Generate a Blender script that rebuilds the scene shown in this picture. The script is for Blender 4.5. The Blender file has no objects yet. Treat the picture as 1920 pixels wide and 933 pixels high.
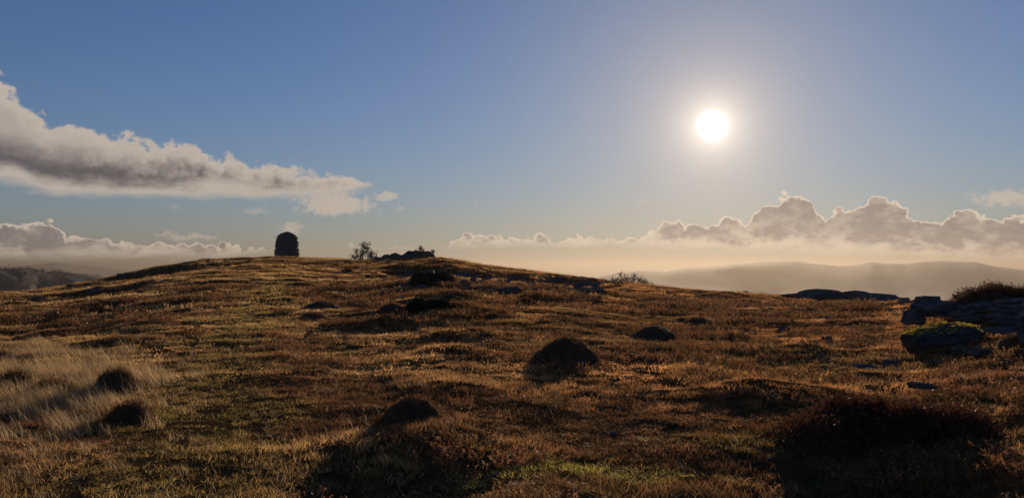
import bpy, math, random
import numpy as np
from mathutils import Vector, Matrix, Euler
random.seed(7); rng = np.random.default_rng(7)
S = bpy.context.scene
COL = S.collection
R = math.radians

# ------------------------------------------------------------------ camera
F = 1450.0                     # focal length in photograph pixels (1920 wide)
EYE = 1.65
PITCH = math.atan((500 - 466.5) / F)
cam = bpy.data.cameras.new('camera')
cam.sensor_width = 36.0; cam.lens = 36.0 * F / 1920.0
cam.clip_start = 0.1; cam.clip_end = 200000
camo = bpy.data.objects.new('camera', cam); COL.objects.link(camo)
camo.location = (0, 0, EYE); camo.rotation_euler = (math.pi / 2 + PITCH, 0, 0)
S.camera = camo

def ray(px, py):
    """world direction (horizontal length 1) seen at a photograph pixel"""
    x = (px - 960) / F; u = (466.5 - py) / F
    c, s = math.cos(PITCH), math.sin(PITCH)
    y = c - u * s; z = s + u * c
    h = math.hypot(x, y)
    return x / h, y / h, z / h
def angles(px, py):
    x, y, z = ray(px, py)
    return math.degrees(math.atan2(x, y)), math.degrees(math.atan(z))

# ------------------------------------------------------------------ light
SUN_AZ, SUN_EL = angles(1336, 236)
sd = Vector((math.sin(R(SUN_AZ)) * math.cos(R(SUN_EL)), math.cos(R(SUN_AZ)) * math.cos(R(SUN_EL)), math.sin(R(SUN_EL))))
sun = bpy.data.lights.new('sun', 'SUN')
sun.energy = 5.0; sun.angle = R(0.5); sun.color = (1.0, 0.80, 0.58)
suno = bpy.data.objects.new('sun', sun); COL.objects.link(suno)
suno.rotation_euler = (-sd).to_track_quat('-Z', 'Y').to_euler()
SKY_STRENGTH = 0.05
EXPOSURE = -0.25

S.view_settings.view_transform = 'Standard'; S.view_settings.look = 'None'
S.view_settings.exposure = EXPOSURE; S.view_settings.gamma = 1.0
S.view_settings.use_curve_mapping = False
S.render.engine = 'CYCLES'
S.cycles.max_bounces = 6; S.cycles.diffuse_bounces = 2; S.cycles.glossy_bounces = 2
S.cycles.transmission_bounces = 3; S.cycles.volume_bounces = 0; S.cycles.transparent_max_bounces = 4
S.cycles.use_denoising = True
try:
    S.cycles.denoiser = 'OPENIMAGEDENOISE'; S.cycles.denoising_prefilter = 'ACCURATE'
except Exception: pass

# ------------------------------------------------------------------ node helpers
class NT:
    def __init__(s, tree): s.t = tree; s.n = tree.nodes; s.l = tree.links
    def set(s, sock, v):
        if v is None: return
        if hasattr(v, 'is_output'): s.l.new(v, sock)
        else: sock.default_value = v
    def node(s, typ, **kw):
        n = s.n.new(typ)
        for k, v in kw.items(): setattr(n, k, v)
        return n
    def m(s, op, a, b=None, c=None, clamp=False):
        n = s.node('ShaderNodeMath', operation=op); n.use_clamp = clamp
        s.set(n.inputs[0], a); s.set(n.inputs[1], b); s.set(n.inputs[2], c); return n.outputs[0]
    def vec(s, x, y, z=0.0):
        n = s.node('ShaderNodeCombineXYZ'); s.set(n.inputs[0], x); s.set(n.inputs[1], y); s.set(n.inputs[2], z); return n.outputs[0]
    def noise(s, v, scale, detail=5, rough=0.55, dist=0.0, col=False):
        n = s.node('ShaderNodeTexNoise'); n.noise_dimensions = '3D'
        s.set(n.inputs['Vector'], v); s.set(n.inputs['Scale'], scale); s.set(n.inputs['Detail'], detail)
        s.set(n.inputs['Roughness'], rough); s.set(n.inputs['Distortion'], dist)
        return n.outputs['Color' if col else 'Fac']
    def voro(s, v, scale, smooth=0.4, detail=2.0):
        n = s.node('ShaderNodeTexVoronoi'); n.feature = 'SMOOTH_F1'
        s.set(n.inputs['Vector'], v); s.set(n.inputs['Scale'], scale)
        n.inputs['Smoothness'].default_value = smooth
        if 'Detail' in n.inputs: n.inputs['Detail'].default_value = detail
        return n.outputs['Distance']
    def ss(s, x, a, b, lo=0.0, hi=1.0):
        n = s.node('ShaderNodeMapRange', interpolation_type='SMOOTHSTEP')
        s.set(n.inputs[0], x); s.set(n.inputs[1], a); s.set(n.inputs[2], b); s.set(n.inputs[3], lo); s.set(n.inputs[4], hi)
        return n.outputs[0]
    def mix(s, f, a, b, mode='MIX'):
        n = s.node('ShaderNodeMix', data_type='RGBA', blend_type=mode)
        s.set(n.inputs[0], f); s.set(n.inputs[6], c4(a)); s.set(n.inputs[7], c4(b)); return n.outputs[2]
    def curve(s, x, pts, xr, yr):
        """piecewise curve y(x): pts in real units, mapped into a Float Curve"""
        n = s.node('ShaderNodeFloatCurve'); cu = n.mapping.curves[0]
        pts = sorted(pts)
        q = [((a - xr[0]) / (xr[1] - xr[0]), (b - yr[0]) / (yr[1] - yr[0])) for a, b in pts]
        while len(cu.points) < len(q): cu.points.new(0.5, 0.5)
        for p, (a, b) in zip(cu.points, q): p.location = (a, b); p.handle_type = 'VECTOR'
        n.mapping.update()
        s.set(n.inputs['Value'], s.m('DIVIDE', s.m('SUBTRACT', x, xr[0]), xr[1] - xr[0], clamp=True))
        return s.m('MULTIPLY_ADD', n.outputs[0], yr[1] - yr[0], yr[0])
def c4(c):
    if isinstance(c, (tuple, list)) and len(c) == 3: return (*c, 1.0)
    return c

# ------------------------------------------------------------------ world: sky, sun, clouds
world = bpy.data.worlds.new('World'); S.world = world; world.use_nodes = True
w = NT(world.node_tree)
for n in list(w.n): w.n.remove(n)
sky = w.node('ShaderNodeTexSky', sky_type='NISHITA')
sky.sun_disc = False; sky.sun_elevation = R(SUN_EL); sky.sun_rotation = R(SUN_AZ)
sky.altitude = 200; sky.air_density = 1.0; sky.dust_density = 0.1; sky.ozone_density = 3.0
tc = w.node('ShaderNodeTexCoord'); D = tc.outputs['Generated']
sx = w.node('ShaderNodeSeparateXYZ'); w.l.new(D, sx.inputs[0])
az = w.m('MULTIPLY', w.m('ARCTAN2', sx.outputs[0], sx.outputs[1]), 180 / math.pi)
el = w.m('MULTIPLY', w.m('ARCSINE', sx.outputs[2]), 180 / math.pi)
XR = (-60.0, 60.0); YR = (-4.0, 26.0)
def outline(pts): return [angles(*p) for p in pts]
uv = w.vec(az, el, 0.0)
# warp shared by all the clouds: billows
nz = w.noise(uv, 0.42, 6, 0.6)
nz2 = w.noise(w.vec(az, el, 7.3), 1.6, 5, 0.6)
bil = w.voro(w.vec(w.m('ADD', az, w.m('MULTIPLY', nz2, 1.2)), w.m('MULTIPLY', el, 1.25), 0.0), 0.62, 0.25, 3.0)
bil2 = w.voro(w.vec(w.m('ADD', az, w.m('MULTIPLY', nz2, 0.6)), w.m('ADD', el, w.m('MULTIPLY', nz, 0.5)), 4.0), 1.7, 0.2, 3.0)
bil_s = w.m('ADD', w.m('SUBTRACT', 0.55, bil), w.m('MULTIPLY', w.m('SUBTRACT', 0.5, bil2), 0.45))
warp = w.m('ADD', w.m('MULTIPLY', w.m('SUBTRACT', nz, 0.5), 1.3), w.m('ADD', w.m('MULTIPLY', w.m('SUBTRACT', nz2, 0.5), 1.1), w.m('MULTIPLY', bil_s, 1.1)))
az_w = w.m('ADD', az, w.m('MULTIPLY', w.m('SUBTRACT', w.noise(w.vec(az, el, 3.1), 0.9, 3), 0.5), 1.0))
strk = w.noise(w.vec(w.m('MULTIPLY', az, 0.28), el, 11.0), 0.9, 6, 0.62)     # stretched, for soft bases
# (A) big stratocumulus bank, upper left
topA = w.curve(az_w, outline([(-800, 40), (-300, 60), (0, 138), (35, 165), (80, 212), (105, 216), (150, 214), (175, 236), (225, 236), (262, 254), (330, 256), (375, 264),
                              (402, 290), (430, 282), (478, 298), (520, 290), (560, 306), (600, 308), (640, 312), (675, 322), (700, 338), (730, 400), (900, 480)]), XR, YR)
botA = w.curve(az, outline([(-800, 330), (-300, 338), (0, 338), (60, 350), (110, 362), (300, 368), (450, 362), (560, 370), (640, 366), (680, 350), (740, 330), (900, 300)]), XR, YR)
def signed(top, bot, wt, wb, off=0.0):
    a = w.m('ADD', w.m('SUBTRACT', w.m('ADD', top, w.m('MULTIPLY', warp, wt)), el), off)
    b = w.m('SUBTRACT', el, w.m('ADD', bot, w.m('MULTIPLY', w.m('SUBTRACT', strk, 0.5), wb)))
    return a, b
aT, aB = signed(topA, botA, 0.85, 1.7, 0.30)
covA = w.m('MULTIPLY', w.ss(aT, 0.0, 0.55), w.ss(aB, -0.45, 0.45))
# (B) cumulus bank along the horizon, rising to towers right of the sun
topB = w.curve(az_w, outline([(-800, 380), (-300, 392), (0, 404), (100, 404), (130, 430), (190, 438), (250, 448), (290, 444), (410, 446), (450, 455), (620, 458), (655, 452), (720, 456), (820, 460), (860, 436),
                              (905, 430), (950, 440), (1010, 434), (1050, 440), (1095, 428), (1150, 442), (1210, 432), (1245, 410), (1290, 408), (1330, 416), (1362, 397),
                              (1400, 400), (1424, 376), (1462, 362), (1490, 350), (1520, 360), (1545, 402), (1568, 386), (1615, 382), (1650, 353), (1685, 366), (1712, 396), (1760, 408),
                              (1800, 380), (1850, 396), (1920, 388), (2100, 380), (2600, 392)]), XR, YR)
botB = w.curve(az, outline([(-800, 492), (0, 492), (440, 486), (520, 466), (1180, 466), (1260, 470), (1500, 476), (1920, 500), (2600, 500)]), XR, YR)
bilB = w.voro(w.vec(w.m('ADD', az, w.m('MULTIPLY', nz, 0.8)), w.m('MULTIPLY', el, 1.1), 9.0), 0.85, 0.15, 1.5)
warpA = warp
warp = w.m('ADD', w.m('MULTIPLY', w.m('SUBTRACT', 0.5, bilB), 1.3), w.m('ADD', w.m('MULTIPLY', w.m('SUBTRACT', 0.5, bil2), 0.45), w.m('MULTIPLY', w.m('SUBTRACT', nz2, 0.5), 0.35)))
bT, bB = signed(topB, botB, 0.70, 1.4, 0.10)
warp = warpA
covB = w.m('MULTIPLY', w.ss(bT, 0.0, 0.14), w.ss(bB, -0.1, 0.65))
midB = w.ss(az, angles(500, 500)[0], angles(700, 500)[0]); midB2 = w.ss(az, angles(1180, 500)[0], angles(1260, 500)[0], 1.0, 0.0)
thin = w.m('MULTIPLY', w.m('MULTIPLY', midB, midB2), 0.15)
covB = w.m('MULTIPLY', covB, w.m('SUBTRACT', 1.0, thin))
# (C) loose puffs
def puff(px, py, wx, wy, amp=1.0, soft=0.5):
    a, e = angles(px, py); ka = wx / F * 57.3; ke = wy / F * 57.3
    dx = w.m('DIVIDE', w.m('SUBTRACT', az_w, a), ka); dy = w.m('DIVIDE', w.m('SUBTRACT', w.m('SUBTRACT', el, w.m('MULTIPLY', warp, 0.35)), e), ke)
    d = w.m('SQRT', w.m('ADD', w.m('MULTIPLY', dx, dx), w.m('MULTIPLY', dy, dy)))
    d = w.m('ADD', d, w.m('MULTIPLY', w.m('SUBTRACT', w.noise(w.vec(az, el, px * 0.1), 2.2, 5, 0.65), 0.5), 1.5))
    return w.m('MULTIPLY', w.ss(d, 1.0, 1.0 - soft, 0.0, 1.0), amp)
cov = [puff(628, 378, 85, 24, 0.9), puff(480, 388, 34, 12, 0.45, 0.9), puff(722, 361, 24, 9, 0.75), puff(545, 424, 26, 18, 0.75, 0.8), puff(752, 384, 10, 5, 0.4, 0.8),
       puff(890, 370, 12, 6, 0.25, 0.9), puff(1888, 362, 60, 18, 0.8, 0.7), puff(350, 436, 75, 7, 0.75, 0.8), puff(1205, 371, 20, 4, 0.3, 0.9), puff(325, 384, 22, 6, .25, .9)]
covC = cov[0]
for c in cov[1:]: covC = w.m('MAXIMUM', covC, c)
# closeness to the sun
dt = w.node('ShaderNodeVectorMath', operation='DOT_PRODUCT'); w.l.new(D, dt.inputs[0]); dt.inputs[1].default_value = sd
ang = w.m('MULTIPLY', w.m('ARCCOSINE', w.m('MINIMUM', dt.outputs['Value'], 0.9999999)), 180 / math.pi)
near = w.m('EXPONENT', w.m('MULTIPLY', ang, -1 / 11.0))
# how thick the vapour is at each place: thin edges let the sun through, thick cores are grey
coreA = w.m('MULTIPLY', w.ss(w.m('ADD', aT, w.m('MULTIPLY', w.m('SUBTRACT', nz, 0.5), 2.6)), 0.35, 2.6), w.ss(w.m('ADD', aB, w.m('MULTIPLY', w.m('SUBTRACT', nz, 0.5), -1.2)), 0.2, 1.3))
lowA = w.ss(aB, 3.6, 1.2)
coreA = w.m('MULTIPLY', coreA, w.m('ADD', 0.25, w.m('MULTIPLY', lowA, 0.75)))
coreA = w.m('MULTIPLY', coreA, w.m('ADD', 0.78, w.m('MULTIPLY', nz2, 0.45)))
colA = w.mix(coreA, (0.62, 0.54, 0.47), (0.135, 0.127, 0.137))
colA = w.mix(w.m('MULTIPLY', bil_s, 0.35), colA, (0.60, 0.50, 0.42))
rimB = w.ss(bT, 0.26, 0.03)
coreB = w.m('MULTIPLY', w.ss(w.m('ADD', bT, w.m('MULTIPLY', w.m('SUBTRACT', nz2, 0.5), 0.5)), 0.08, 0.42), w.ss(w.m('ADD', bB, w.m('MULTIPLY', w.m('SUBTRACT', nz, 0.5), 2.5)), 0.1, 1.1))
torn = w.ss(w.noise(w.vec(az, w.m('MULTIPLY', el, 1.7), 21.0), 0.55, 6, 0.62), 0.36, 0.58)
lowB = w.ss(bB, 2.2, 0.6)                                                  # near the base the bank is ragged and lets light through
coreB = w.m('MULTIPLY', coreB, w.m('SUBTRACT', 1.0, w.m('MULTIPLY', w.m('SUBTRACT', 1.0, torn), w.m('ADD', 0.35, w.m('MULTIPLY', lowB, 0.6)))), clamp=True)
coreB = w.m('MULTIPLY', coreB, w.m('ADD', 0.78, w.m('MULTIPLY', nz2, 0.4)), clamp=True)
litB = w.mix(near, (0.84, 0.70, 0.58), (0.82, 0.69, 0.52))
drkB = w.mix(near, (0.26, 0.23, 0.23), (0.42, 0.345, 0.31))
colB = w.mix(coreB, litB, drkB)
colB = w.mix(w.m('MULTIPLY', rimB, w.m('MULTIPLY', near, 1.6, clamp=True)), colB, (0.98, 0.84, 0.66))
colC = w.mix(near, (0.60, 0.52, 0.44), (0.95, 0.84, 0.68))
# sky colours
strength = SKY_STRENGTH
skc = w.mix(1.0, sky.outputs[0], (strength * .92, strength * 1.32, strength * 1.84), 'MULTIPLY')
# the air low over the bay is thick and warm
peach = w.m('MULTIPLY', w.m('EXPONENT', w.m('DIVIDE', w.m('MAXIMUM', el, 0.0), -6.0)), 0.86)
pcol = w.mix(w.m('EXPONENT', w.m('MULTIPLY', ang, -1 / 14.0)), (0.34, 0.295, 0.24), (0.47, 0.375, 0.275))
base = w.mix(peach, skc, pcol)
def addc(a, col, fac): return w.mix(fac, a, col, 'ADD')
g2 = w.m('MULTIPLY', w.m('EXPONENT', w.m('DIVIDE', ang, -4.5)), 0.48)
base = addc(w.mix(w.m('MULTIPLY', w.m('EXPONENT', w.m('DIVIDE', ang, -10.0)), 0.82), base, (0.44, 0.38, 0.33)), (1.0, 0.80, 0.60), g2)
out = w.mix(covB, base, colB)
out = w.mix(covC, out, colC)
out = w.mix(covA, out, colA)
# sun itself with its bright aureole
g1 = w.m('MULTIPLY', w.m('EXPONENT', w.m('DIVIDE', w.m('MAXIMUM', w.m('SUBTRACT', ang, 0.55), 0.0), -1.15)), 0.85)
disc = w.m('MULTIPLY', w.ss(ang, 1.28, 0.35), 1.8)
out = addc(out, (1.0, 0.90, 0.76), g1)
out = addc(out, (1.0, 0.97, 0.9), disc)
bg = w.node('ShaderNodeBackground'); w.l.new(out, bg.inputs[0]); bg.inputs[1].default_value = 1.0
wo = w.node('ShaderNodeOutputWorld'); w.l.new(bg.outputs[0], wo.inputs[0])
world.cycles.sampling_method = 'MANUAL'; world.cycles.sample_map_resolution = 512

# ------------------------------------------------------------------ numpy gradient noise
_perm = rng.permutation(512).astype(np.int64); _perm = np.concatenate([_perm, _perm])
_ga = rng.random(1024) * 2 * np.pi; _gx = np.cos(_ga); _gy = np.sin(_ga)
def pn(x, y, seed=0):
    x = np.asarray(x, float); y = np.asarray(y, float)
    xi = np.floor(x).astype(np.int64); yi = np.floor(y).astype(np.int64)
    xf = x - xi; yf = y - yi
    u = xf * xf * xf * (xf * (xf * 6 - 15) + 10); v = yf * yf * yf * (yf * (yf * 6 - 15) + 10)
    def g(i, j):
        h = _perm[(_perm[(xi + i + seed * 17) & 511] + yi + j) & 511]
        return _gx[h] * (xf - i) + _gy[h] * (yf - j)
    a = g(0, 0) * (1 - u) + g(1, 0) * u; b = g(0, 1) * (1 - u) + g(1, 1) * u
    return (a * (1 - v) + b * v) * 1.5
def fbm(x, y, seed=0, oct=4, gain=0.5):
    s = 0; a = 1.0; f = 1.0
    for i in range(oct): s = s + a * pn(x * f + 13.7 * i, y * f - 7.1 * i, seed + i); a *= gain; f *= 2.03
    return s
def sstep(x, a, b):
    t = np.clip((x - a) / (b - a), 0, 1); return t * t * (3 - 2 * t)

# ------------------------------------------------------------------ the fell: height field
# (photo column, photo row of the skyline, distance of the brow)
BROW = [(-900, 560, 46), (-400, 556, 50), (-100, 552, 54), (0, 548, 58), (60, 545, 60), (110, 538, 64), (160, 530, 70), (220, 518, 76), (300, 503, 82), (380, 492, 85), (450, 488, 87), (540, 484.5, 88),
        (600, 487, 87), (660, 492, 82), (720, 494, 74), (790, 488, 68), (830, 487, 66), (900, 497, 64), (1000, 508, 60), (1100, 520, 56), (1200, 535, 51),
        (1280, 546, 47), (1400, 552, 44), (1500, 557, 41), (1600, 562, 38), (1700, 568, 33), (1800, 566, 28), (1920, 560, 26), (2200, 556, 26), (2800, 560, 30)]
_th = np.array([R(angles(a, b)[0]) for a, b, c in BROW]); _rc = np.array([c for a, b, c in BROW], float)
_zc = np.array([EYE + c * math.tan(R(angles(a, b)[1])) for a, b, c in BROW])
_fine = np.linspace(-math.pi, math.pi, 1441)
def _sm(v, k=9):
    a = np.interp(_fine, _th, v); ker = np.hanning(k + 2)[1:-1]; ker /= ker.sum()
    return np.convolve(np.pad(a, k // 2, mode='edge'), ker, 'valid')
_rcs = _sm(_rc); _zcs = _sm(_zc)
HUM2 = (ray(720, 820)[0] * 7.6, ray(720, 820)[1] * 7.6)
HOLLOWS = [(R(angles(700, 500)[0]), R(angles(1190, 500)[0]), 47.0, 5.5, 1.3), (R(angles(600, 500)[0]), R(angles(870, 500)[0]), 5.9, 1.0, 0.26), (R(angles(1450, 500)[0]), R(angles(1900, 500)[0]), 5.9, 1.0, 0.28), (R(angles(-500, 500)[0]), R(angles(330, 500)[0]), 45.0, 4.0, 0.55),
           (R(angles(-500, 500)[0]), R(angles(260, 500)[0]), 25.0, 2.2, 0.22), (R(angles(150, 500)[0]), R(angles(520, 500)[0]), 66.0, 4.0, 0.45)]
def _flat(px, py, ax, ay, am):
    q = ray(px, py); r = -EYE / q[2]; return (q[0] * r, q[1] * r, ax, ay, am)
FLAT = [_flat(430, 690, 1.3, 2.2, .6), _flat(400, 780, 1.3, 1.3, .7), _flat(1030, 730, 1.4, 1.6, .55), _flat(470, 620, 2.2, 4.0, .5), _flat(300, 850, 1.6, 1.0, .8), _flat(150, 900, 1.5, .9, .6)]
def H(x, y, detail=True):
    x = np.asarray(x, float); y = np.asarray(y, float)
    r = np.hypot(x, y) + 1e-6; th = np.arctan2(x, y)
    rc = np.interp(th, _fine, _rcs); zc = np.interp(th, _fine, _zcs)
    back = sstep(np.abs(th), 1.6, 2.6); rc = rc * (1 - back) + 50 * back; zc = zc * (1 - back) + 0.3 * back
    t = np.clip(r / rc, 0, 1)
    z = zc * (t * t * (3 - 2 * t))
    d = np.maximum(r - rc, 0)
    z = z - 0.02 * d * d / (1 + 0.055 * d)
    far = sstep(r, 150, 500)
    n = 0.32 * pn(x / 19, y / 15, 31) * sstep(r, 26, 50) * (1 - sstep(t, .9, 1.0) * .8)
    n = n + 0.09 * pn(x / 7.5, y / 4.6, 1) * sstep(r, 3, 14) + 0.075 * pn(x / 3.3, y / 2.0, 2)
    nearmid = 1 - sstep(r, 90, 200)
    for a0, a1, rr0, sg, amp in HOLLOWS:
        e = .05 if rr0 > 10 else .16; a1 = a1 + (.08 if rr0 < 10 else 0); a0 = a0 - (.08 if rr0 < 10 else 0)
        n = n - amp * np.exp(-((r + sg * .4 * pn(th * 9, r / 9, 15) - rr0) / sg) ** 2) * sstep(th + .04 * pn(r / 1.3, th * 3, 19), a0, a0 + e) * (1 - sstep(th, a1 - e, a1))
    if detail:
        a = pn(x / 1.5, y / 0.85, 3); n = n + nearmid * (0.055 * a + 0.03 * pn(x / .62, y / .40, 4))
        b = np.maximum(pn(x / 2.1 + 5, y / 1.5, 8) - 0.28, 0); n = n + nearmid * (0.20 + 0.12 * (1 - sstep(r, 12, 25))) * b
        n = n + 0.012 * pn(x / .23, y / .16, 5) * (1 - sstep(r, 15, 30))
    n = n * (1 - 0.55 * sstep(t, 0.93, 1.0))
    n = n + far * 14 * pn(x / 260, y / 260, 6)
    q = HUM2; n = n * (1 - .85 * np.exp(-(((x - q[0]) / 1.2) ** 2 + ((y - q[1] - .4) / .9) ** 2)))
    for fx, fy, ax, ay, am in FLAT: n = n * (1 - am * np.exp(-(((x - fx) / ax) ** 2 + ((y - fy) / ay) ** 2)))
    z = z + n
    return np.maximum(z, -200 + 0.5 * pn(x / 900, y / 900, 9))
def ground_at(px, py, rmax=95):
    x, y, z = ray(px, py)
    rr = np.concatenate([np.linspace(3, 30, 1100), np.linspace(30.02, rmax, 1600)])
    zz = EYE + rr * z; hh = H(x * rr, y * rr, False)
    k = np.nonzero(hh >= zz)[0]
    if len(k) == 0:
        th = math.atan2(x, y); r = float(np.interp(th, _fine, _rcs))
    else: r = float(rr[k[0]])
    return x * r, y * r, float(H(x * r, y * r)), r

# ------------------------------------------------------------------ object helpers
def link(o, parent=None, kind=None, label=None, cat=None, group=None):
    COL.objects.link(o)
    if parent is not None: o.parent = parent
    if kind: o['kind'] = kind
    if label: o['label'] = label
    if cat: o['category'] = cat
    if group: o['group'] = group
    return o
def mesh_np(name, V, Fc, mat=None, smooth=False):
    me = bpy.data.meshes.new(name)
    V = np.asarray(V, np.float32)
    if isinstance(Fc, np.ndarray):
        k = Fc.shape[1]; nf = len(Fc)
        me.vertices.add(len(V)); me.vertices.foreach_set('co', V.ravel())
        me.loops.add(nf * k); me.loops.foreach_set('vertex_index', Fc.astype(np.int32).ravel())
        me.polygons.add(nf); me.polygons.foreach_set('loop_start', np.arange(0, nf * k, k, dtype=np.int32))
        me.polygons.foreach_set('loop_total', np.full(nf, k, np.int32))
        me.update(calc_edges=True); me.validate()
    else: me.from_pydata([tuple(v) for v in V], [], Fc); me.update()
    if smooth: me.polygons.foreach_set('use_smooth', np.ones(len(me.polygons), bool))
    if mat: me.materials.append(mat)
    return me
def obj(name, me, parent=None, **kw): return link(bpy.data.objects.new(name, me), parent, **kw)
def empty(name, loc, rz=0, **kw):
    o = bpy.data.objects.new(name, None); o.empty_display_size = 0.2
    o.location = loc; o.rotation_euler = (0, 0, rz); return link(o, **kw)

# ------------------------------------------------------------------ materials
def newmat(name):
    m = bpy.data.materials.new(name); m.use_nodes = True; t = NT(m.node_tree)
    for n in list(t.n): t.n.remove(n)
    return m, t, t.node('ShaderNodeOutputMaterial')
def geo_pos(t):
    g = t.node('ShaderNodeNewGeometry'); return g.outputs['Position']
def bumpn(t, h, strength, dist):
    b = t.node('ShaderNodeBump'); b.inputs['Strength'].default_value = strength; b.inputs['Distance'].default_value = dist
    t.set(b.inputs['Height'], h); return b.outputs[0]
def mat_ground():
    m, t, o = newmat('turf_and_soil'); p = geo_pos(t)
    a = t.noise(p, 0.35, 6, 0.6); b = t.noise(p, 2.6, 5, 0.6); c = t.noise(p, 22.0, 4, 0.7)
    col = t.mix(t.ss(b, 0.35, 0.65), (0.040, 0.022, 0.012), (0.105, 0.055, 0.022))
    col = t.mix(t.ss(a, 0.56, 0.68, 0, 0.7), col, (0.075, 0.070, 0.020))
    col = t.mix(t.ss(c, 0.4, 0.7, 0, 0.7), col, (0.15, 0.085, 0.035))
    s = t.node('ShaderNodeSeparateXYZ'); t.l.new(p, s.inputs[0])
    col = t.mix(t.ss(s.outputs[2], -5, -30), col, t.mix(t.ss(t.noise(p, 0.006, 4, 0.6), .4, .6), (0.045, 0.05, 0.025), (0.07, 0.065, 0.035)))
    d = t.node('ShaderNodeBsdfDiffuse'); t.set(d.inputs[0], col); d.inputs[1].default_value = 0.5
    t.l.new(bumpn(t, c, 0.9, 0.02), d.inputs['Normal']); t.l.new(d.outputs[0], o.inputs[0]); return m
def leafy(name, colf, trans=0.5, tint=None):
    """thin leaves or blades: part reflect, part let the light through"""
    m, t, o = newmat(name)
    g = t.node('ShaderNodeNewGeometry'); rnd = g.outputs['Random Per Island']
    if tint:
        at = t.node('ShaderNodeAttribute'); at.attribute_type = 'INSTANCER'; at.attribute_name = tint; base = at.outputs['Color']
    else: base = c4(colf)
    f = t.m('MULTIPLY_ADD', rnd, 0.9, 0.55)
    vm = t.node('ShaderNodeVectorMath', operation='SCALE'); t.set(vm.inputs[0], base if tint else colf); t.l.new(f, vm.inputs['Scale'])
    d = t.node('ShaderNodeBsdfDiffuse'); t.l.new(vm.outputs[0], d.inputs[0])
    tr = t.node('ShaderNodeBsdfTranslucent'); t.l.new(vm.outputs[0], tr.inputs[0])
    mx = t.node('ShaderNodeMixShader'); mx.inputs[0].default_value = trans
    t.l.new(d.outputs[0], mx.inputs[1]); t.l.new(tr.outputs[0], mx.inputs[2])
    gl = t.node('ShaderNodeBsdfGlossy'); gl.inputs[0].default_value = (0.8, 0.75, 0.65, 1); gl.inputs['Roughness'].default_value = 0.38
    m2 = t.node('ShaderNodeMixShader'); m2.inputs[0].default_value = 0.03
    t.l.new(mx.outputs[0], m2.inputs[1]); t.l.new(gl.outputs[0], m2.inputs[2]); t.l.new(m2.outputs[0], o.inputs[0]); return m
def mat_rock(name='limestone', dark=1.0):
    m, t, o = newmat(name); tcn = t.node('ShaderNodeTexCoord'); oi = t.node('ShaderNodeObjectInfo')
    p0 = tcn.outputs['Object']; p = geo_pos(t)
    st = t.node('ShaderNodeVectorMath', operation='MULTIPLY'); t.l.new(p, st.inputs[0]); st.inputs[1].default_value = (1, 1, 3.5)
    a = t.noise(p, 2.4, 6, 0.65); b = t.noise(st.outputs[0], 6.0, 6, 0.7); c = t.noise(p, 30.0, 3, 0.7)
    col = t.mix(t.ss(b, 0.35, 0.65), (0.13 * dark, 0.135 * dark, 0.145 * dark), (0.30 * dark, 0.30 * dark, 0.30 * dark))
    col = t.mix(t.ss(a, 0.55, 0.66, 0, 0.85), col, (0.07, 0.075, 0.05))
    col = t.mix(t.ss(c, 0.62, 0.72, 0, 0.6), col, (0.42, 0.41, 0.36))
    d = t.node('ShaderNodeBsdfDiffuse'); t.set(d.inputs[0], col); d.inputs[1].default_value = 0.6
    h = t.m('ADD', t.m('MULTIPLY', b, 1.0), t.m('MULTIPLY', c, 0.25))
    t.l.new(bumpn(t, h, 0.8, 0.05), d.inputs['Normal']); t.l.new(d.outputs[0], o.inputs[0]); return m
def mat_plain(name, c1, c2, scale=1.0, rough=0.9):
    m, t, o = newmat(name); p = geo_pos(t)
    col = t.mix(t.ss(t.noise(p, scale, 6, 0.65), 0.35, 0.65), c1, c2)
    d = t.node('ShaderNodeBsdfPrincipled'); t.set(d.inputs['Base Color'], col); d.inputs['Roughness'].default_value = rough
    t.l.new(d.outputs[0], o.inputs[0]); return m
M_ground = mat_ground(); M_rock = mat_rock('limestone', 0.48); M_cairn = mat_rock('cairn_stone', 0.7); M_boulder = mat_rock('shaded_boulder', 0.28)  # the boulder's limestone copy is darkened: its shade is put into the colour
M_grass = leafy('grass_blades', (.2, .1, .05), 0.55, 'tint')
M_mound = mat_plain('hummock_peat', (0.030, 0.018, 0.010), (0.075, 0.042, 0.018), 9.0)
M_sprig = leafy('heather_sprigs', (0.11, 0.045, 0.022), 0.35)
M_mossy = leafy('moss_fronds', (0.50, 0.37, 0.07), 0.55)
M_juniper = leafy('juniper_needles', (0.040, 0.050, 0.030), 0.2)
M_bark = mat_plain('bark', (0.035, 0.028, 0.024), (0.075, 0.062, 0.052), 20.0)
M_twig = leafy('bare_twigs', (0.10, 0.07, 0.05), 0.0)
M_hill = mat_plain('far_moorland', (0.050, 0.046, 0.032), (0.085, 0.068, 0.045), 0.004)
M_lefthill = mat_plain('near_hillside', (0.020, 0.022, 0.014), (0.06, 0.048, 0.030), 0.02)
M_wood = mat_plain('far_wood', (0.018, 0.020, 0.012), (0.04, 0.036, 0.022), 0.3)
M_sea = mat_plain('sea_water', (0.05, 0.06, 0.07), (0.07, 0.08, 0.09), 0.0006, 0.35)

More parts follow.
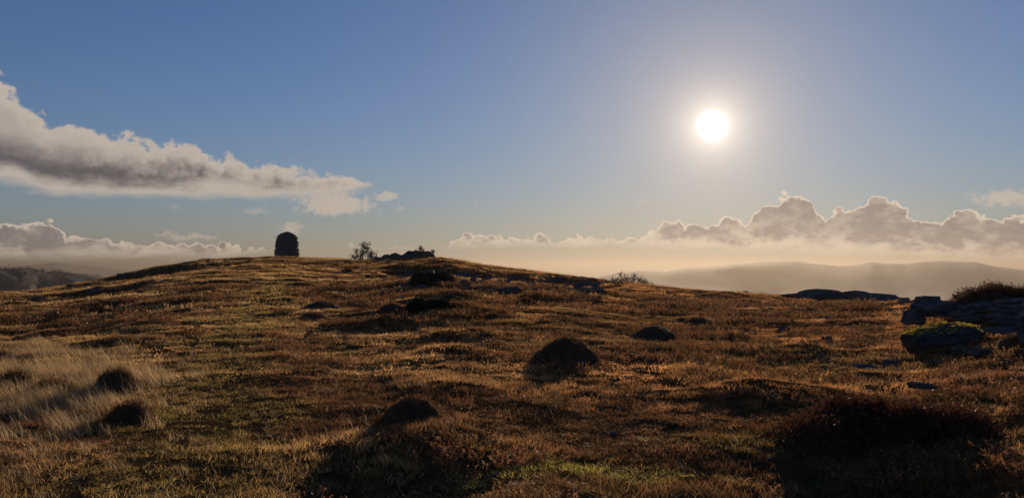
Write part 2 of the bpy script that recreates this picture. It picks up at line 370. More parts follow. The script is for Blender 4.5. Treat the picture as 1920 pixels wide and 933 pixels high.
# ------------------------------------------------------------------ ground sheet (polar grid, fine where it is looked at)
def build_ground():
    v = np.radians(np.linspace(-41, 41, 900))
    side = np.radians(np.concatenate([np.linspace(41.6, 60, 26), np.linspace(63, 180, 34)]))[:-1]
    th = np.concatenate([-side[::-1], v, side])                       # open at pi, closed by wrap
    rr = [0.6]
    while rr[-1] < 130: rr.append(rr[-1] * 1.0095)
    while rr[-1] < 62000: rr.append(rr[-1] * 1.09)
    rr = np.array(rr)
    RR, TT = np.meshgrid(rr, th, indexing='ij')
    X = RR * np.sin(TT); Y = RR * np.cos(TT); Z = H(X, Y)
    V = np.stack([X, Y, Z], -1).reshape(-1, 3)
    nr, nt = RR.shape
    i = np.arange(nr - 1)[:, None]; j = np.arange(nt)[None, :]; j2 = (j + 1) % nt
    Fq = np.stack([i * nt + j, (i + 1) * nt + j, (i + 1) * nt + j2, i * nt + j2], -1).reshape(-1, 4)[:, ::-1]
    V = np.vstack([V, [[0, 0, float(H(0, 0))]]]); c = len(V) - 1
    tri = np.stack([np.full(nt, c), np.arange(nt), np.arange(nt), (np.arange(nt) + 1) % nt], -1)
    me = mesh_np('ground', V, Fq, M_ground, True)
    obj('ground', me, kind='structure')
build_ground()

def ridge(name, prof, dist, depth, mat, zb=-200.0, nz=24, step=10, seed=0, rough=0.012, erode=1.0, kind='structure', **kw):
    """hill range: crest seen at photo points prof [(px,py)], at 'dist' metres, with a front and a back slope"""
    px = np.arange(prof[0][0], prof[-1][0] + 1, step); py = np.interp(px, [p[0] for p in prof], [p[1] for p in prof])
    A = np.array([angles(a, b) for a, b in zip(px, py)]); th = np.radians(A[:, 0]); top = EYE + dist * np.tan(np.radians(A[:, 1]))
    u = np.linspace(-1, 1, nz * 2 + 1)
    V = []
    for k in u:
        s = 1 - abs(k) ** 1.3
        # keep the crest where it is seen: slopes fall away on both sides
        r = dist + k * depth * (1 + 0.15 * pn(th * 9, th * 0 + k, seed))
        hgt = zb - 4 + (top - zb + 4) * s * s * (3 - 2 * s) ** 1.0 if abs(k) > 1e-6 else top
        ero = (top - zb) * 0.16 * fbm(th * 24 + 1.5 * k, th * 0 + k * 2.2, seed + 3, 5) * erode * (1 - abs(2 * abs(k) - 1) ** 2)
        z = hgt + (ero if abs(k) > 1e-6 else (top - zb) * rough * fbm(th * 60, th * 0, seed, 4))
        V.append(np.stack([r * np.sin(th), r * np.cos(th), z], -1))
    n = len(px); V = np.concatenate(V)
    i = np.arange(len(u) - 1)[:, None]; j = np.arange(n - 1)[None, :]
    Fq = np.stack([i * n + j, i * n + j + 1, (i + 1) * n + j + 1, (i + 1) * n + j], -1).reshape(-1, 4)
    me = mesh_np(name, V, Fq, mat, True)
    return obj(name, me, kind=kind, **kw)
HR = [(1100, 532), (1118, 521), (1150, 512), (1200, 507), (1250, 508), (1290, 502), (1340, 499), (1380, 494), (1440, 490), (1490, 489), (1530, 494), (1575, 499), (1610, 496), (1635, 491), (1660, 494),
      (1700, 495), (1730, 491), (1765, 489), (1830, 491), (1860, 498), (1910, 505), (1960, 506), (2050, 495), (2250, 488), (2500, 500), (2700, 530)]
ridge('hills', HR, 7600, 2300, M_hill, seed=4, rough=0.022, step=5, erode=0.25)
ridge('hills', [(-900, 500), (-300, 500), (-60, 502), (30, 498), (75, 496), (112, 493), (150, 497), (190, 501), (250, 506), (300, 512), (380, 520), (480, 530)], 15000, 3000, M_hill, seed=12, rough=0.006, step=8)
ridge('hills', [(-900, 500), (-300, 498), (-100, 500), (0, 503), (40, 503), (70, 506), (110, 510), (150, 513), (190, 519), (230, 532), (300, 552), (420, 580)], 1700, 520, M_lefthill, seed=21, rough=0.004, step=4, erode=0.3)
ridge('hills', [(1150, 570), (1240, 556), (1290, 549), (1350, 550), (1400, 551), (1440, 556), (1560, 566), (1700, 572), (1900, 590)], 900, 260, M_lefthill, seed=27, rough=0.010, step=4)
# sea: a sheet just above the valley floor
th = np.radians(np.linspace(-16, 24, 60)); rs = np.geomspace(9500, 61000, 24)
V = np.concatenate([np.stack([r * np.sin(th), r * np.cos(th), np.full(60, -198.9)], -1) for r in rs])
i = np.arange(23)[:, None]; j = np.arange(59)[None, :]
obj('sea', mesh_np('sea', V, np.stack([i * 60 + j, i * 60 + j + 1, (i + 1) * 60 + j + 1, (i + 1) * 60 + j], -1).reshape(-1, 4), M_sea), kind='structure')

# ------------------------------------------------------------------ grass
class Blades:
    """collects thin curved blades / leaves into one mesh"""
    def __init__(s): s.V = []; s.F = []; s.n = 0
    def blade(s, base, h, wd, lean, az, face, segs=2):
        dx, dy = math.cos(az) * lean * h, math.sin(az) * lean * h
        fx, fy = math.cos(face) * wd / 2, math.sin(face) * wd / 2
        st = s.n
        for k in range(segs):
            t = k / segs; q = t * t; ww = 1 - 0.45 * t
            x = base[0] + dx * q; y = base[1] + dy * q; z = base[2] + h * t * (1 - 0.25 * lean * t)
            s.V += [(x - fx * ww, y - fy * ww, z), (x + fx * ww, y + fy * ww, z)]
        s.V.append((base[0] + dx, base[1] + dy, base[2] + h * (1 - 0.25 * lean)))
        for k in range(segs - 1):
            a = st + 2 * k; s.F.append((a, a + 1, a + 3)); s.F.append((a, a + 3, a + 2))
        a = st + 2 * (segs - 1); s.F.append((a, a + 1, a + 2)); s.n = len(s.V)
    def leaf(s, c, d, side, ln, wd):
        c = Vector(c); d = Vector(d); side = Vector(side); st = s.n
        s.V += [tuple(c - side * wd / 2), tuple(c + side * wd / 2), tuple(c + d * ln)]
        s.F.append((st, st + 1, st + 2)); s.n += 3
    def mesh(s, name, mat): return mesh_np(name, np.array(s.V), np.array(s.F), mat)
def hidden_collection(name, meshes):
    c = bpy.data.collections.new(name)
    for k, me in enumerate(meshes):
        o = bpy.data.objects.new(name + '_source', me); c.objects.link(o)
    return c
def make_tuft(n, rad, h, wd, lean, bias=None, segs=2, seed=0):
    rd = random.Random(seed); b = Blades()
    for _ in range(n):
        a = rd.random() * 6.283; q = rad * math.sqrt(rd.random())
        base = (math.cos(a) * q, math.sin(a) * q, -0.02)
        az_ = bias + rd.gauss(0, 0.5) if bias is not None and rd.random() < 0.85 else rd.random() * 6.283
        b.blade(base, h * rd.uniform(0.45, 1.15), wd * rd.uniform(0.7, 1.3), lean * rd.uniform(0.3, 1.4), az_, rd.random() * 3.14, segs)
    return b.mesh('tuft', M_grass)
def scatter(name, pts, tint, scale, coll, nvar, rotz, label_kind='stuff', tilt=None):
    """one 'stuff' object: instances of the tufts on the points"""
    me = bpy.data.meshes.new(name); me.vertices.add(len(pts)); me.vertices.foreach_set('co', np.asarray(pts, np.float32).ravel())
    def at(nm, typ, arr, f):
        a = me.attributes.new(nm, typ, 'POINT'); a.data.foreach_set(f, np.asarray(arr).ravel())
    rgba = np.ones((len(pts), 4), np.float32); rgba[:, :3] = tint
    at('tint', 'FLOAT_COLOR', rgba, 'color')
    rot = np.zeros((len(pts), 3), np.float32); rot[:, 2] = rotz
    if tilt is not None: rot[:, 0] = tilt[0]; rot[:, 1] = tilt[1]
    at('rot', 'FLOAT_VECTOR', rot, 'vector'); at('scl', 'FLOAT_VECTOR', np.asarray(scale, np.float32), 'vector')
    at('pick', 'INT', rng.integers(0, nvar, len(pts)).astype(np.int32), 'value')
    o = bpy.data.objects.new(name, me); link(o, kind='stuff')
    ng = bpy.data.node_groups.new(name, 'GeometryNodeTree')
    ng.interface.new_socket('Geometry', in_out='INPUT', socket_type='NodeSocketGeometry')
    ng.interface.new_socket('Geometry', in_out='OUTPUT', socket_type='NodeSocketGeometry')
    N = ng.nodes; L = ng.links
    gi = N.new('NodeGroupInput'); go = N.new('NodeGroupOutput'); ip = N.new('GeometryNodeInstanceOnPoints')
    ci = N.new('GeometryNodeCollectionInfo'); ci.inputs['Collection'].default_value = coll
    ci.inputs['Separate Children'].default_value = True; ci.inputs['Reset Children'].default_value = True
    def na(nm, dt):
        n = N.new('GeometryNodeInputNamedAttribute'); n.data_type = dt; n.inputs['Name'].default_value = nm; return n.outputs['Attribute']
    L.new(gi.outputs[0], ip.inputs['Points']); L.new(ci.outputs[0], ip.inputs['Instance'])
    ip.inputs['Pick Instance'].default_value = True
    L.new(na('pick', 'INT'), ip.inputs['Instance Index'])
    er = N.new('FunctionNodeEulerToRotation'); L.new(na('rot', 'FLOAT_VECTOR'), er.inputs[0]); L.new(er.outputs[0], ip.inputs['Rotation'])
    L.new(na('scl', 'FLOAT_VECTOR'), ip.inputs['Scale']); L.new(ip.outputs[0], go.inputs[0])
    md = o.modifiers.new('scatter', 'NODES'); md.node_group = ng
    return o

def wedge_points(r0, r1, dens, half=38.5):
    """random points in the part of the fell that can be seen, dens per square metre"""
    area = R(half) * (r1 * r1 - r0 * r0); n = int(area * dens)
    r = np.sqrt(rng.uniform(r0 * r0, r1 * r1, n)); a = rng.uniform(-R(half), R(half), n)
    return r * np.sin(a), r * np.cos(a)
def pix(x, y, z):
    """photo pixel of world points"""
    c, s = math.cos(PITCH), math.sin(PITCH)
    dz = z - EYE; f = y * c + dz * s; u = -y * s + dz * c
    return 960 + F * x / f, 466.5 - F * u / f
# places where the plants differ (on the ground, metres)
def gp(px, py): a = ground_at(px, py); return a[0], a[1]
def blob(x, y, c, rx, ry, seed, soft=0.35):
    d = np.hypot((x - c[0]) / rx, (y - c[1]) / ry) + 0.5 * fbm(x / rx * 1.6, y / ry * 1.6, seed, 3)
    return 1 - sstep(d, 1 - soft, 1 + soft)
PATH = [gp(*q) for q in [(300, 925), (430, 800), (400, 720), (430, 650), (460, 600), (500, 560), (530, 520)]]
def pathmask(x, y):
    best = np.full(np.shape(x), 9.0)
    for (ax, ay), (bx, by) in zip(PATH[:-1], PATH[1:]):
        vx, vy = bx - ax, by - ay; t = np.clip(((x - ax) * vx + (y - ay) * vy) / (vx * vx + vy * vy), 0, 1)
        best = np.minimum(best, np.hypot(x - ax - t * vx, y - ay - t * vy))
    return 1 - sstep(best + 0.5 * pn(x / 1.2, y / 1.2, 44), 0.35, 1.0)
C_tall = gp(110, 760); C_moss1 = gp(1110, 885); C_moss2 = gp(380, 785); C_moss3 = gp(1440, 830)
def turf_tint(x, y):
    straw = np.array([0.72, 0.43, 0.165]); rust = np.array([0.68, 0.32, 0.12]); brown = np.array([0.31, 0.15, 0.065])
    olive = np.array([0.42, 0.285, 0.09]); moss = np.array([0.50, 0.40, 0.09])
    n1 = sstep(fbm(x / 4.5, y / 3.2, 51, 4), -0.25, 0.35)[:, None]; n2 = sstep(fbm(x / 1.1, y / 0.8, 52, 4), -0.2, 0.5)[:, None]
    n3 = sstep(fbm(x / 6.5 + 9, y / 3.5, 53, 4), 0.12, 0.45)[:, None]
    side = sstep(x / (y + 1e-3), -0.35, 0.25)[:, None]                 # straw on the left, rusty bilberry and grass on the right
    dry = straw * (1 - side) + rust * side
    c = brown * (1 - n1) + dry * n1
    c = c * (0.65 + 0.7 * n2)
    c = c * (1 - 0.30 * n3) + olive * 0.30 * n3
    mm = np.maximum(blob(x, y, C_moss1, 1.15, .22, 61), np.maximum(blob(x, y, C_moss2, 1.0, .75, 62) * .6, blob(x, y, C_moss3, .9, .35, 63) * .3))[:, None]
    c = c * (1 - mm) + moss * mm
    pm = (pathmask(x, y) * 0.7)[:, None]
    c = c * (1 - pm) + olive * 1.15 * pm
    return c * rng.uniform(0.7, 1.3, (len(x), 1)), mm[:, 0]
MOUNDS_XY = []      # filled by the hummocks below: keep their middles free
ROCKS_XY = []
def clear_of(x, y):
    k = np.ones(len(x), bool)
    for cx, cy, rad in MOUNDS_XY + ROCKS_XY: k &= np.hypot(x - cx, y - cy) > rad
    return k
EXTRA = []

# ------------------------------------------------------------------ hummocks
def mound_meshes(seed):
    """unit dome (radius 1, height 1) plus blades growing out of it"""
    rd = random.Random(seed); off = rd.random() * 90
    nr, nt = 16, 40; V = []; 
    def surf(u, a):
        x, y = math.cos(a) * u, math.sin(a) * u
        lump = 1 + 0.16 * float(pn(math.cos(a) * 1.4 + off, math.sin(a) * 1.4, seed)) + 0.07 * float(pn(math.cos(a) * 4 + off, math.sin(a) * 4, seed + 2))
        z = (1 - u ** 2.7) ** 1.0 if u < 1 else 0
        z = z * (1 + 0.13 * float(pn(x * 1.6 + off, y * 1.6, seed + 1))) + 0.06 * float(pn(x * 6 + off, y * 6, seed + 4)) * (u < .97)
        return x * lump, y * lump, z
    V = [surf(0, 0)]
    for i in range(1, nr + 1):
        for j in range(nt): V.append(surf(i / nr, j / nt * 6.2832))
    for j in range(nt):
        x, y, z = surf(1, j / nt * 6.2832); V.append((x * 1.03, y * 1.03, -0.5))
    Fc = [(0, 1 + j, 1 + (j + 1) % nt) for j in range(nt)]
    for i in range(nr):
        for j in range(nt):
            a = 1 + i * nt + j; b = 1 + i * nt + (j + 1) % nt; Fc.append((a, a + nt, b + nt, b))
    body = mesh_np('hummock_body', V, Fc, M_mound, True)
    return body, surf
MB = [mound_meshes(s) for s in range(5)]
def hummock(px, py, wpx, hpx, label, seed=0, blades=900, bh=0.07, mat=None, name='grassy_hummock', cat='hummock', depth=0.85, lean=0.6, group='grassy hummocks dotted over the fell', bw=None, r=None, squash=1.0):
    x, y, z, rr = ground_at(px, py)
    R_ = wpx / F * rr / 2; Hh = hpx / F * rr * squash
    x2, y2 = x * (1 + R_ * depth / rr), y * (1 + R_ * depth / rr)
    z2 = min(float(H(x2, y2, False)), z) - 0.03
    t = empty(name, (x2, y2, z2), 0, label=label, cat=cat, group=group)
    body, surf = MB[seed % 5]
    b = obj('mound_body', body, t); b.scale = (R_, R_ * depth, Hh)
    rd = random.Random(seed * 7 + int(px)); bl = Blades()
    wdt = bw or max(0.004, rr / F * 0.55)
    for _ in range(blades):
        u = math.sqrt(rd.random()) * 1.06; a = rd.random() * 6.2832
        sx_, sy_, sz_ = surf(min(u, .995), a)
        if u > 1: sx_ *= u; sy_ *= u
        bl.blade((sx_ * R_, sy_ * R_ * depth, sz_ * Hh - 0.01), bh * rd.uniform(.4, 1.2), wdt * rd.uniform(.7, 1.3), lean * rd.uniform(.3, 1.5), rd.random() * 6.28, rd.random() * 3.14)
    c = obj('grass_cover', bl.mesh('grass_cover', mat or M_hgrass), t, kind='stuff')
    MOUNDS_XY.append((x2, y2, R_ * 0.75))
    return t
M_hgrass = leafy('hummock_grass', (0.15, 0.07, 0.025), 0.4)
hm = [
 (1062, 690, 146, 50, 'largest dark rounded hummock, standing right of centre with its shadow before it', 3, 5200, .075),
 (776, 797, 124, 44, 'dark domed hummock nearest the camera, in the lower middle beside its long shadow', 1, 2600, .07),
 (735, 589, 60, 20, 'round dark hummock just below the left end of the low juniper patch', 2, 900, .10),
 (604, 581, 78, 16, 'wide flat hummock left of the round one below the juniper patch, upper of two', 3, 900, .10),
 (588, 599, 56, 12, 'low wide hummock beneath the wide flat one, lower of two on the open slope', 4, 700, .10),
 (985, 577, 52, 18, 'lone dark hummock in open turf below the shaded scree', 1, 900, .10),
 (925, 596, 40, 12, 'small low hummock left of and below the lone dark one', 2, 600, .10),
 (651, 511, 26, 8, 'small hummock on the slope right below the cairn, highest of the row', 3, 400, .12),
 (692, 525, 24, 10, 'dark little dome, middle of the row of hummocks below the bare hawthorn', 4, 400, .12),
 (716, 524, 30, 8, 'low hummock touching the little dark dome below the bare hawthorn', 0, 400, .12),
 (625, 539, 26, 8, 'small hummock alone on the smooth slope below the cairn', 1, 400, .12),
 (725, 538, 34, 7, 'flat brown hummock midway between the juniper patch and the row below the hawthorn', 2, 400, .12),
 (228, 573, 38, 11, 'small dark hummock by itself on the far left slope', 3, 500, .11),
 (848, 557, 46, 12, 'green brown hummock at the upper edge of the low juniper patch', 4, 600, .10),
 (218, 744, 84, 42, 'hummock with pale grass stems over it at the right edge of the tall grass', 0, 1800, .12),
 (246, 794, 84, 30, 'dark hummock below the tall grass, beside the green turf', 1, 1800, .10),
 (96, 750, 96, 30, 'low tussock hummock in the middle of the tall pale grass', 2, 1600, .12),
 (24, 745, 80, 38, 'leftmost hummock, cut by the left edge among the tall grass', 3, 1600, .12),
 (1310, 613, 62, 17, 'low hummock below the pale stony ground right of centre, the farther of two', 4, 900, .09),
 (1226, 640, 100, 26, 'broad dark hummock beyond the largest one, the nearer of two', 3, 1500, .08),
 (1110, 525, 24, 4, 'tiny hummock on the brow left of the dead shrub', 2, 200, .12),
 (1905, 655, 60, 22, 'rusty grass hummock below the rock outcrop at the right edge', 2, 1200, .08),
]
for px, py, wp, hp, lb, sd_, nb, bh in hm: hummock(px, py, wp, hp, lb, sd_, nb, bh)
# the big heather clump at the lower right
def heather(px, py, wpx, hpx, label, n, ln, seed, mat=None, depth=0.8, name='heather_bush', cat='heather', group=None, up=0.6, r=None, zoff=0, lobes=5):
    x, y, z, rr = ground_at(px, py)
    if r: rr = r; q = ray(px, py); x, y = q[0] * r, q[1] * r; z = float(H(x, y))
    R_ = wpx / F * rr / 2; Hh = hpx / F * rr
    x2, y2 = x * (1 + R_ * depth / rr), y * (1 + R_ * depth / rr); z2 = float(H(x2, y2, False)) - 0.03 + zoff
    t = empty(name, (x2, y2, z2), 0, label=label, cat=cat, group=group)
    rd = random.Random(seed + int(px)); bl = Blades(); st = Blades(); V = []; Fc = []; LB = []
    for k in range(lobes):
        f = (k + .5) / lobes * 2 - 1; rad_ = R_ * (1.5 / lobes + .22) * rd.uniform(.8, 1.15)
        LB.append((f * R_ * .72, rd.uniform(-.45, .45) * R_ * depth, rad_, rad_ * rd.uniform(.7, .95), Hh * (1 - .35 * abs(f)) * rd.uniform(.75, 1.05), MB[(seed + k) % 5]))
    for cx, cy, ax, ay, hh, (body, surf) in LB:
        n0 = len(V); V += [(cx + v.co.x * ax * .95, cy + v.co.y * ay * .95, v.co.z * hh * .85) for v in body.vertices]; Fc += [tuple(n0 + i for i in p.vertices) for p in body.polygons]
    obj('woody_mass', mesh_np('woody_mass', V, Fc, M_mound, True), t)
    for _ in range(n):
        cx, cy, ax, ay, hh, (body, surf) = rd.choice(LB)
        u = math.sqrt(rd.random()); a = rd.random() * 6.2832; sx_, sy_, sz_ = surf(min(u, .99), a)
        base = Vector((cx + sx_ * ax, cy + sy_ * ay, sz_ * hh * .85))
        d = Vector((sx_ * .6, sy_ * .6, up + rd.random() * .6)) + Vector((rd.gauss(0, .45), rd.gauss(0, .45), 0)); d.normalize()
        L_ = ln * rd.uniform(.4, 1.5); side = d.cross(Vector((rd.gauss(0, 1), rd.gauss(0, 1), .1))).normalized()
        st.leaf(base, d, side, L_, max(.004, rr / F * .5))
        for k in range(5):
            f = rd.uniform(.25, 1.0); c = base + d * L_ * f; dd = (d + Vector((rd.gauss(0, .8), rd.gauss(0, .8), rd.gauss(0, .5)))).normalized()
            bl.leaf(c, dd, dd.cross(Vector((rd.gauss(0, 1), rd.gauss(0, 1), rd.gauss(0, 1)))).normalized(), ln * .28, ln * .12)
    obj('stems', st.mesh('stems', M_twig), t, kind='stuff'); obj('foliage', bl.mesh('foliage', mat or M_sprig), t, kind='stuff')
    for l in LB: MOUNDS_XY.append((x2 + l[0], y2 + l[1], l[2] * .6))
    return t
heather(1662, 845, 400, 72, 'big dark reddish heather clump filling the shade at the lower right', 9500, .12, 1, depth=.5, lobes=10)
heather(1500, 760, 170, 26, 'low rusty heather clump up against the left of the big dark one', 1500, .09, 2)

# ------------------------------------------------------------------ rocks
def rock_mesh(seed, sub=3, flat=0.6, cuts=9, rough=0.05, hump=False):
    rd = random.Random(seed)
    import bmesh
    bm = bmesh.new(); bmesh.ops.create_icosphere(bm, subdivisions=sub, radius=1.0)
    planes = [(Vector((0, 0, 1)), rd.uniform(.62, .75)), (Vector((0, 0, -1)), .7)]
    if hump: planes = planes[1:]
    for _ in range(cuts):
        a = rd.random() * 6.28; n = Vector((math.cos(a), math.sin(a), rd.uniform(-.25, .55))).normalized(); planes.append((n, rd.uniform(.60, .85)))
    P = np.array([v.co[:] for v in bm.verts])
    for n, d in planes:
        nn = np.array(n[:]); k = P @ nn - d; k = np.maximum(k, 0); P = P - np.outer(k * .96, nn)
    o = rd.random() * 50
    nz_ = fbm(P[:, 0] * 2.3 + o, P[:, 2] * 3.4 + P[:, 1] * 1.7, seed % 9, 4)
    lay = np.sin(P[:, 2] * 17 + nz_ * 3) * 0.5
    P = P * (1 + rough * nz_ + rough * .35 * lay)[:, None]
    # bring into a unit box: x,y in -.5...5, z in 0..1
    P = P - (P.max(0) + P.min(0)) / 2; P = P / (P.max(0) - P.min(0)); P[:, 2] += .5
    for v, c in zip(bm.verts, P): v.co = c
    me = bpy.data.meshes.new('rock'); bm.to_mesh(me); bm.free(); me.materials.append(M_rock)
    return me
ROCK = [rock_mesh(s, 3) for s in range(10)]; ROCKF = [rock_mesh(s + 40, 2, rough=.08) for s in range(6)]
ROCKH = [rock_mesh(s + 120, 4, rough=.09, cuts=5, hump=True) for s in range(5)]
ROCKN = [rock_mesh(s + 80, 5, rough=0.15, cuts=12) for s in range(6)]
def rock(px, py, wpx, hpx, label, group=None, seed=0, depth=0.7, rz=None, r=None, near=None, name='limestone_rock', cat='rock', tilt=0.0, zoff=0.0, sink=0.2, hump=False):
    if r is None: x, y, z, rr = ground_at(px, py)
    else:
        q = ray(px, py); rr = r; x, y = q[0] * r, q[1] * r; z = EYE + q[2] * r
    W = wpx / F * rr; Hh = hpx / F * rr
    me = (ROCKN if near else (ROCKF if wpx < 26 else ROCK))[seed % (6 if near or wpx < 26 else 10)]
    if hump: me = ROCKH[seed % 5]
    o = obj(name, me, label=label, cat=cat, group=group)
    o.scale = (W, W * depth, Hh * (1 + sink)); k = 1 + W * depth / 2 / rr
    o.location = (x * k, y * k, z - Hh * sink + zoff)
    o.rotation_euler = (0, tilt, -math.atan2(x, y) if rz is None else rz)
    if W < 3: ROCKS_XY.append((x * k, y * k, W * .4))
    return o
# rocks on the right-hand brow
BR = 'limestone rocks along the right-hand brow'
rock(1500, 558, 66, 8, 'thin rock slab at the left end of the brow, against the hazy hills', BR, 3, .6, hump=True, r=40)
rock(1538, 559, 82, 16, 'long smooth humped rock on the brow, against the hazy hills', BR, 1, .6, hump=True, r=39)
rock(1606, 562, 62, 16, 'sloping rock with a tiny plant on top, right of the smooth humped rock', BR, 2, .6, hump=True, r=38)
rock(1642, 567, 84, 15, 'low ledge of bedded limestone right of the sloping rock, its right end stepped down', BR, 4, .6, r=35, tilt=.05)
rock(1684, 570, 36, 11, 'small wedge of limestone at the right foot of the low ledge', BR, 5, .6, r=34)
rock(1708, 569, 40, 5, 'low sliver of limestone in the gap between the brow rocks and the outcrop', BR, 6, .6, r=32)
# right-hand outcrop: blocks stacked in beds, about 15-18 m away
OC = 'limestone blocks of the right-hand outcrop'
def orock(px, py, wpx, hpx, r, label, seed, depth=.8, tilt=0, **k): return rock(px, py, wpx, hpx, label, OC, seed, depth, None, r, True, tilt=tilt, sink=.08, **k)
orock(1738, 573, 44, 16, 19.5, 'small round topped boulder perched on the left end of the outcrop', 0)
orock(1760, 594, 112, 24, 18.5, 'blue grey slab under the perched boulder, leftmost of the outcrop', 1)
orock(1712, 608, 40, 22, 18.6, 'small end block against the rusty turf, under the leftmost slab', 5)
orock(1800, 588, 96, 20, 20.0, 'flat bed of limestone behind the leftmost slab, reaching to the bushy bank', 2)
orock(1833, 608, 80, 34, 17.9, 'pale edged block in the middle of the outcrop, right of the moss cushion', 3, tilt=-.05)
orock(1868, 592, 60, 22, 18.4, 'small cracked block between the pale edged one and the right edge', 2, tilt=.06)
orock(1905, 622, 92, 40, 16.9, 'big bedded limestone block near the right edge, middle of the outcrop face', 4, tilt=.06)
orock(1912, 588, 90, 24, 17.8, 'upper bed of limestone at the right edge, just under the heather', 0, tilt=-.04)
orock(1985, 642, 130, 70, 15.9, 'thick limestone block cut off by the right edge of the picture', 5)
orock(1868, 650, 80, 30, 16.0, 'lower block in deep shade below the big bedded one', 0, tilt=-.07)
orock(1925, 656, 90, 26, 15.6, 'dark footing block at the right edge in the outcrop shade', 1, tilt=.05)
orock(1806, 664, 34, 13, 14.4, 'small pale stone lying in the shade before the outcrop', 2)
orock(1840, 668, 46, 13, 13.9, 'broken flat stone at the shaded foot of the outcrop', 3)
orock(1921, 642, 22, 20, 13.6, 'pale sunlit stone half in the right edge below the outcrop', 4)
orock(1730, 730, 50, 9, 9.6, 'flat weathered stone bedded in the turf above the big heather clump', 2)
heather(1885, 586, 170, 34, 'dark heather bank growing over the top of the right-hand outcrop', 3000, .13, 3, r=19.0, depth=.9, zoff=.18, lobes=7)
heather(1990, 570, 150, 22, 'heather tuft at the right edge on top of the outcrop', 900, .13, 4, r=20.0, depth=.9, zoff=.15)
# moss cushion
def mossy_boulder(px, py, r, wpx, hpx, label, seed):
    q = ray(px, py); W = wpx / F * r; Hh = hpx / F * r; src = ROCKH[seed]
    t = empty('mossy_boulder', (q[0] * (r + W * .4), q[1] * (r + W * .4), EYE + q[2] * r), 0, label=label, cat='boulder')
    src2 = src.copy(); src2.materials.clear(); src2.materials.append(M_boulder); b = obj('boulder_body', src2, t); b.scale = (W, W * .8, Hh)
    bl = Blades(); rd = random.Random(seed); vs = [v for v in src.vertices if v.co.z > .62]
    for _ in range(3400):
        v = rd.choice(vs); n = v.normal
        if n.z < .25 or pn(v.co.x * 4, v.co.y * 4, 3) < -.22: continue
        bl.blade((v.co.x * W + rd.gauss(0, .02), v.co.y * W * .8 + rd.gauss(0, .02), v.co.z * Hh - .01), .05 * rd.uniform(.4, 1.4), .010, .6, rd.random() * 6.28, rd.random() * 3.14)
    obj('moss', bl.mesh('moss', M_mossy), t, kind='stuff')
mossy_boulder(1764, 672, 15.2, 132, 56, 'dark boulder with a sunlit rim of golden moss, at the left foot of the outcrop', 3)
# central ledge on the ridge
LG = 'rocks of the ledge on the central ridge'
for (px, py, wp, hp, r, lb, sd_, hu) in [
  (708, 489, 26, 6, 67, 'low dark rock just right of the bare hawthorn', 0, 1), (726, 488, 22, 9, 67, 'small rock second along the ridge from the hawthorn', 1, 1),
  (741, 490, 26, 13, 66.5, 'humped rock in the middle of the ridge ledge', 2, 1), (755, 489, 18, 9, 66, 'little rock in the notch of the ridge ledge', 0, 0), (766, 489, 24, 15, 66, 'rock left of the tufted slab in the ridge ledge', 3, 1),
  (780, 491, 36, 17, 65.5, 'high tufted block at the crown of the ridge ledge', 4, 1), (797, 492, 30, 17, 65, 'tall block under the overhanging slab of the ridge ledge', 3, 1),
  (803, 482, 26, 6, 64.5, 'overhanging slab jutting right at the end of the ridge ledge', 3, 0), (690, 494, 44, 7, 66, 'flat shaded rock under the bare hawthorn', 4, 1),
  (735, 498, 70, 10, 64, 'long low rock face below the middle of the ridge ledge', 1, 1), (790, 505, 60, 18, 61, 'dark buttress below the overhanging slab', 2, 1)]:
    o = rock(px, py, wp * 1.08, hp * (1.3 if py < 495 else 1.0), lb, LG, sd_, .8, None, r, False, sink=.45, hump=bool(hu), tilt=random.uniform(-.12, .12))
# scree, shaded, below the ridge
SC = 'limestone pieces in the shaded scree of the central slope'
rd = random.Random(5)
ORD = ['first', 'second', 'third', 'fourth', 'fifth', 'sixth', 'seventh', 'eighth', 'ninth', 'tenth', 'eleventh', 'twelfth', 'thirteenth', 'fourteenth', 'fifteenth', 'sixteenth', 'seventeenth', 'eighteenth', 'nineteenth', 'twentieth']
def stone_rows(rows, kind, where, group, hmin, hmax):
    for nm, x0, x1, y0, y1, n, jit in rows:
        for k in range(n):
            f = (k + .5) / n; px = x0 + (x1 - x0) * f + rd.uniform(-.3, .3) * (x1 - x0) / n; py = y0 + (y1 - y0) * f + rd.uniform(-jit, jit)
            wp = rd.uniform(9, 24); rock(px, py, wp, wp * rd.uniform(hmin, hmax), '%s %s from the left, %s of %s' % (ORD[k], kind, nm, where), group, k + int(y0), rd.uniform(.6, 1), rd.random() * 3)
stone_rows([('top row', 850, 1110, 519, 539, 14, 1.5), ('upper middle row', 760, 1120, 521, 543, 16, 1.5), ('lower middle row', 840, 1125, 532, 548, 15, 1.5), ('bottom row', 850, 1130, 543, 555, 14, 1.5)], 'grey stone', 'the shaded central scree', SC, .25, .55)
